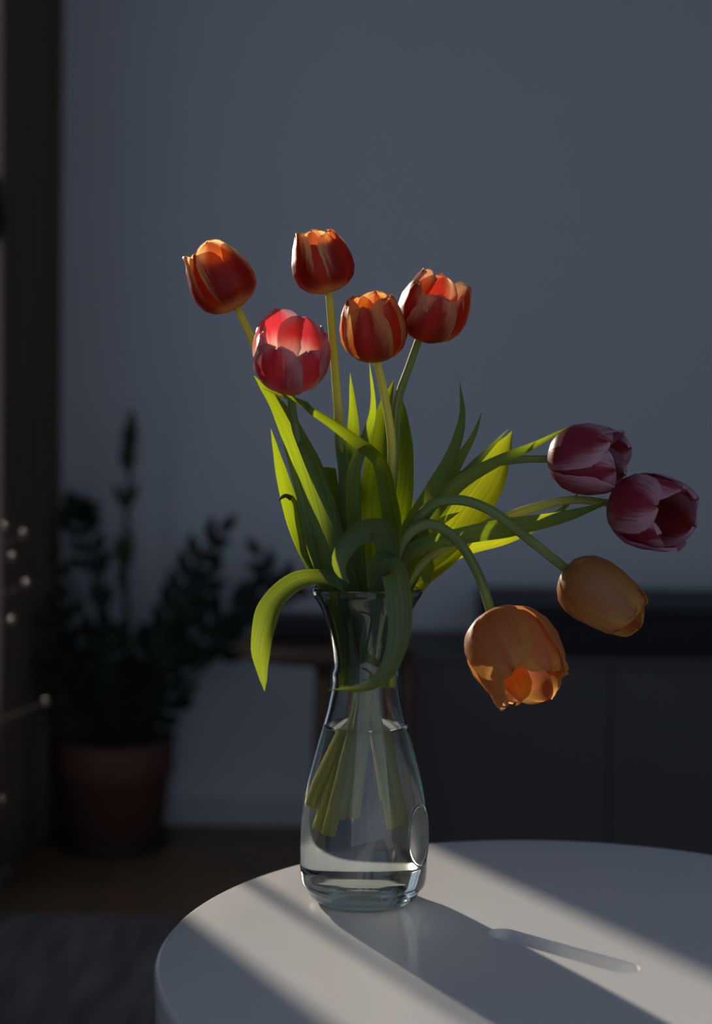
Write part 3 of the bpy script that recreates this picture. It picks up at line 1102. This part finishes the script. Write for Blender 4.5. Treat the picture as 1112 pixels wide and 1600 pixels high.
# tall new shoot
st = frond(plant, [soilp(.02, -.01), A(202, 1050, -.01), A(196, 930), A(197, 830), A(202, 740), A(206, 668)], .011, .004, .95, 0, .055, me=ME_NEW, mat='zz_new')
for (px, py, dx, dz, sz) in [(197, 797, -.45, 1, .075), (197, 797, .45, 1, .075), (198, 798, 0, 1, .06), (199, 738, -.32, 1, .06), (201, 738, .3, 1, .06), (200, 735, 0, 1, .08), (202, 712, .22, 1, .085), (203, 700, .05, 1, .095), (200, 715, -.12, 1, .075),
                            (196, 895, -.22, 1, .10), (197, 890, .10, 1, .105), (195, 930, -.1, 1, .09)]:
    put_leaf(st, plant, A(px, py, -.004), Vector((dx, -.05, dz)), Vector((0, -1, .1)), sz, ME_NEW)
# left frond with a dense tuft on top
frond(plant, [soilp(-.02, -.02), A(160, 1050, -.03), A(152, 930, -.04), A(136, 850, -.05), A(118, 790, -.06)], .011, .004, .74, 4, .055, 75, rng=rg)
tuft = [o_ for o_ in plant.children if o_.name.startswith('stalk')][-1]
for i in range(16):
    a_ = i * 2.4
    d_ = Vector((math.cos(a_), -.4 + .8 * rg.random(), .5 + .7 * math.sin(a_)))
    put_leaf(tuft, plant, A(120 + rg.uniform(-6, 8), 800 + rg.uniform(-6, 14), -.06), d_, Vector((0, -1, .2)), rg.uniform(.045, .062), ME_LEAF)
frond(plant, [soilp(-.02, .0), A(150, 1040, 0), A(160, 950, 0), A(157, 860, 0)], .012, .004, .45, 3, .06, 18, rng=rg)
# thin bare stalk to the left
frond(plant, [soilp(-.04, -.01), A(140, 1010, -.02), A(120, 920, -.04), A(85, 872, -.05), A(60, 862, -.05)], .008, .003, .8, 2, .045, 40, rng=rg)
# right fronds
frond(plant, [soilp(.03, -.02), A(240, 1040, -.04), A(285, 930, -.06), A(312, 870, -.07), A(345, 832, -.08)], .010, .004, .42, 7, .072, 52, rng=rg)
frond(plant, [soilp(.04, .0), A(268, 1040, -.02), A(340, 970, -.04), A(410, 935, -.05), A(470, 905, -.06)], .011, .004, .38, 8, .072, 58, rng=rg)
frond(plant, [soilp(.045, .02), A(262, 1075, .0), A(300, 1055, .0), A(380, 985, .0), A(425, 905, .0), A(405, 868, .0)], .010, .004, .5, 6, .066, 52, rng=rg)
frond(plant, [soilp(.02, .03), A(225, 1060, .03), A(255, 990, .04), A(300, 950, .05), A(330, 900, .05)], .009, .003, .35, 6, .07, 50, rng=rg)
# low, dense leaves around the pot
for (pts_, c_) in [([soilp(-.04, -.05), A(125, 1080, -.10), A(92, 1010, -.14), A(80, 960, -.15)], 5),
                   ([soilp(-.05, -.03), A(120, 1110, -.10), A(90, 1070, -.13), A(72, 1050, -.14)], 4),
                   ([soilp(-.03, .02), A(140, 1080, .03), A(118, 1000, .05), A(105, 940, .05)], 5),
                   ([soilp(.0, -.05), A(180, 1080, -.10), A(172, 1020, -.13), A(168, 980, -.15)], 6),
                   ([soilp(.03, -.05), A(230, 1100, -.10), A(250, 1050, -.14), A(262, 1000, -.15)], 5),
                   ([soilp(.06, -.03), A(250, 1120, -.08), A(272, 1090, -.10), A(290, 1080, -.12)], 4),
                   ([soilp(.0, .0), A(185, 1090, -.03), A(215, 1040, -.05), A(232, 1000, -.05)], 5),
                   ([soilp(-.02, -.03), A(150, 1100, -.07), A(130, 1060, -.10), A(118, 1030, -.10)], 5)]:
    frond(plant, pts_, .009, .003, .25, c_, .062, 60, rng=rg)

# ------------------------------------------------------------------ second, tall plant by the window: unseen crown added for shade, buds in the sunbeam
YP2 = 2.42
pc2 = Vector((XL + .075, 2.475, 0))
pl2 = thing('potted_plant', 'tall twiggy plant by the window with an unseen crown added for shade and small glossy buds that catch the sun', 'plant', tuple(pc2))
lathe('pot', [(0, 0), (.045, 0), (.058, .12), (.06, .12), (.06, .15), (.055, .15), (.051, .12), (0, .12)], tuple(pc2), M['terracotta'], pl2, seg=32)
st2 = tube('stalk', [pc2 + Vector((0, 0, .11)), pc2 + Vector((0, 0, .6)), pc2 + Vector((0, 0, 1.0)), pc2 + Vector((-.01, .12, 1.16)), Vector((XL + .05, 2.70, 1.28)), Vector((XL + .065, 2.78, 1.36))],
           [.0085, .0085, .0085, .006, .005, .003], M['zz_stalk'], pl2, n=40, seg=8)  # unseen stalk, placed and sized to cast the dim strip on the table
rg2 = random.Random(11)
n_l = 0
while n_l < 120:                                 # leafy crown out of view, added and shaped to shade the tulip leaves
    n_ = rg2.uniform(.607, .75)
    z_ = rg2.uniform(1.17, 1.48)
    if (n_ > .662 and z_ < 1.385) or (n_ < .685 and z_ > 1.37):
        continue
    n_l += 1
    y_ = 2.62 + (n_ - .6) * 1.5
    c_ = Vector(((n_ - sa * y_) / ca, y_, z_))
    d_ = Vector((rg2.uniform(-.35, .1), rg2.uniform(-.4, .4), rg2.uniform(.5, 1) * rg2.choice((-1, 1))))
    put_leaf(st2, pl2, c_ - d_.normalized() * .03, d_, Vector((.3 * rg2.uniform(-1, 1), -.8, .5)), rg2.uniform(.065, .085), ME_LEAF)
for (px, py, ln) in [(8, 824, 10), (38, 834, 26), (20, 870, 40), (42, 912, 34), (20, 970, 22), (72, 1098, 6), (3, 1252, 30)]:
    tip = at(px, py, YP2 - .03)
    mid_ = at(px - ln * .8, py + 30, YP2)
    b0 = Vector((pc2.x - .02, pc2.y, tip.z - .06))
    tw = tube('twig', [b0, (b0 + tip) / 2 - Vector((0, 0, .012)), tip], [.0016, .0013, .001], M['twig'], pl2, n=12, seg=8)
    V, F = [], []
    bm = bmesh.new()
    bmesh.ops.create_uvsphere(bm, u_segments=12, v_segments=8, radius=.006)
    for v_ in bm.verts:
        v_.co = Vector((v_.co.x, v_.co.y, v_.co.z * 1.3)) + tip
    bm_obj('bud', bm, M['bud'], tw, True)

# ------------------------------------------------------------------ wooden stool with a black speaker on it
YS = 2.95
ks = YS / FPX
sc_ = at(508, 1000, YS)
zs_ = sc_.z
stool = thing('stool', 'brown wooden stool with a thick round seat standing behind the carafe', 'stool', (sc_.x, YS, 0))
rs = 143 * ks
lathe('seat', [(0, zs_), (rs * .92, zs_), (rs, zs_ - .010), (rs * .985, zs_ - .022), (rs * .9, zs_ - .032), (0, zs_ - .036)], (sc_.x, YS, 0), M['stool'], stool, seg=56)
for k, (px0, px1, dy) in enumerate(((508, 494, -.07), (634, 646, -.06), (565, 565, .11))):
    p1 = at(px0, 1030, YS + dy); p1.z = zs_ - .028
    p2 = Vector((at(px1, 1340, YS + dy * 1.25).x, YS + dy * 1.3, 0.0))
    tube('leg', [p1, (p1 + p2) / 2, p2], [.021, .018, .014], M['stool'], stool, n=8, seg=14)
box_obj('stretcher', (sc_.x - rs * .05, sc_.x + rs * .88, YS - .082, YS - .062, .16, .18), M['stool'], stool, bevel=.004)
sp_ = thing('speaker', 'small black rounded speaker resting on the wooden stool', 'speaker', (sc_.x, YS, zs_))
x0, x1 = at(402, 960, YS).x, at(600, 960, YS).x
box_obj('housing', (x0, x1, YS - .06, YS + .05, zs_ - .001, zs_ + .055), M['black'], sp_, bevel=.018)
box_obj('grille', (x0 + .012, x1 - .012, YS - .064, YS - .055, zs_ + .010, zs_ + .046), M['hifi'], sp_, bevel=.003)

# ------------------------------------------------------------------ dark grey cabinet with black box on top
zcab = at(700, 984, YW).z
ycab = onz(720, 1026, zcab).y
xcab = at(648, 1080, ycab).x
cab = thing('cabinet', 'dark grey low cabinet with flat doors standing against the wall', 'cabinet', (xcab + .6, (ycab + YW) / 2, 0))
XC1 = xcab + 1.5
box_obj('body', (xcab, XC1, ycab + .018, YW - .015, .02, zcab - .018), M['cabinet'], cab)
box_obj('top', (xcab - .004, XC1 + .004, ycab - .003, YW - .015, zcab - .018, zcab), M['cabinet'], cab, bevel=.003)
xs = [xcab + .003, at(952, 1150, ycab).x, at(952, 1150, ycab).x + .40, XC1 - .003]
for a, b in zip(xs, xs[1:]):
    box_obj('door', (a + .002, b - .002, ycab, ycab + .018, .05, zcab - .022), M['cabinet'], cab, bevel=.002)
box_obj('plinth', (xcab + .02, XC1 - .02, ycab + .04, YW - .03, 0, .03), M['cabinet'], cab)
yh = ycab + .02
xh = at(772, 980, yh).x
zh = at(900, 946, yh).z
hf = thing('hifi_unit', 'long flat black box lying on the dark grey cabinet', 'box', (xh + .4, (yh + YW) / 2, zcab))
box_obj('case', (xh, xh + 1.1, yh + .008, YW - .03, zcab - .0005, zh - .012), M['hifi'], hf, bevel=.004)
box_obj('lid', (xh - .003, xh + 1.103, yh + .004, YW - .028, zh - .014, zh), M['black'], hf, bevel=.004)
box_obj('front_panel', (xh + .01, xh + 1.09, yh, yh + .012, zcab + .008, zh - .02), M['hifi'], hf, bevel=.002)

# cable on the floor
cp = [onz(px, py, .004) for px, py in ((262, 1306), (300, 1314), (350, 1332), (400, 1360), (430, 1385))]
tag(tube('cable', cp, [.004] * 5, M['cable'], None, n=40, seg=8), 'grey cable curving over the dark wooden floor', 'cable')
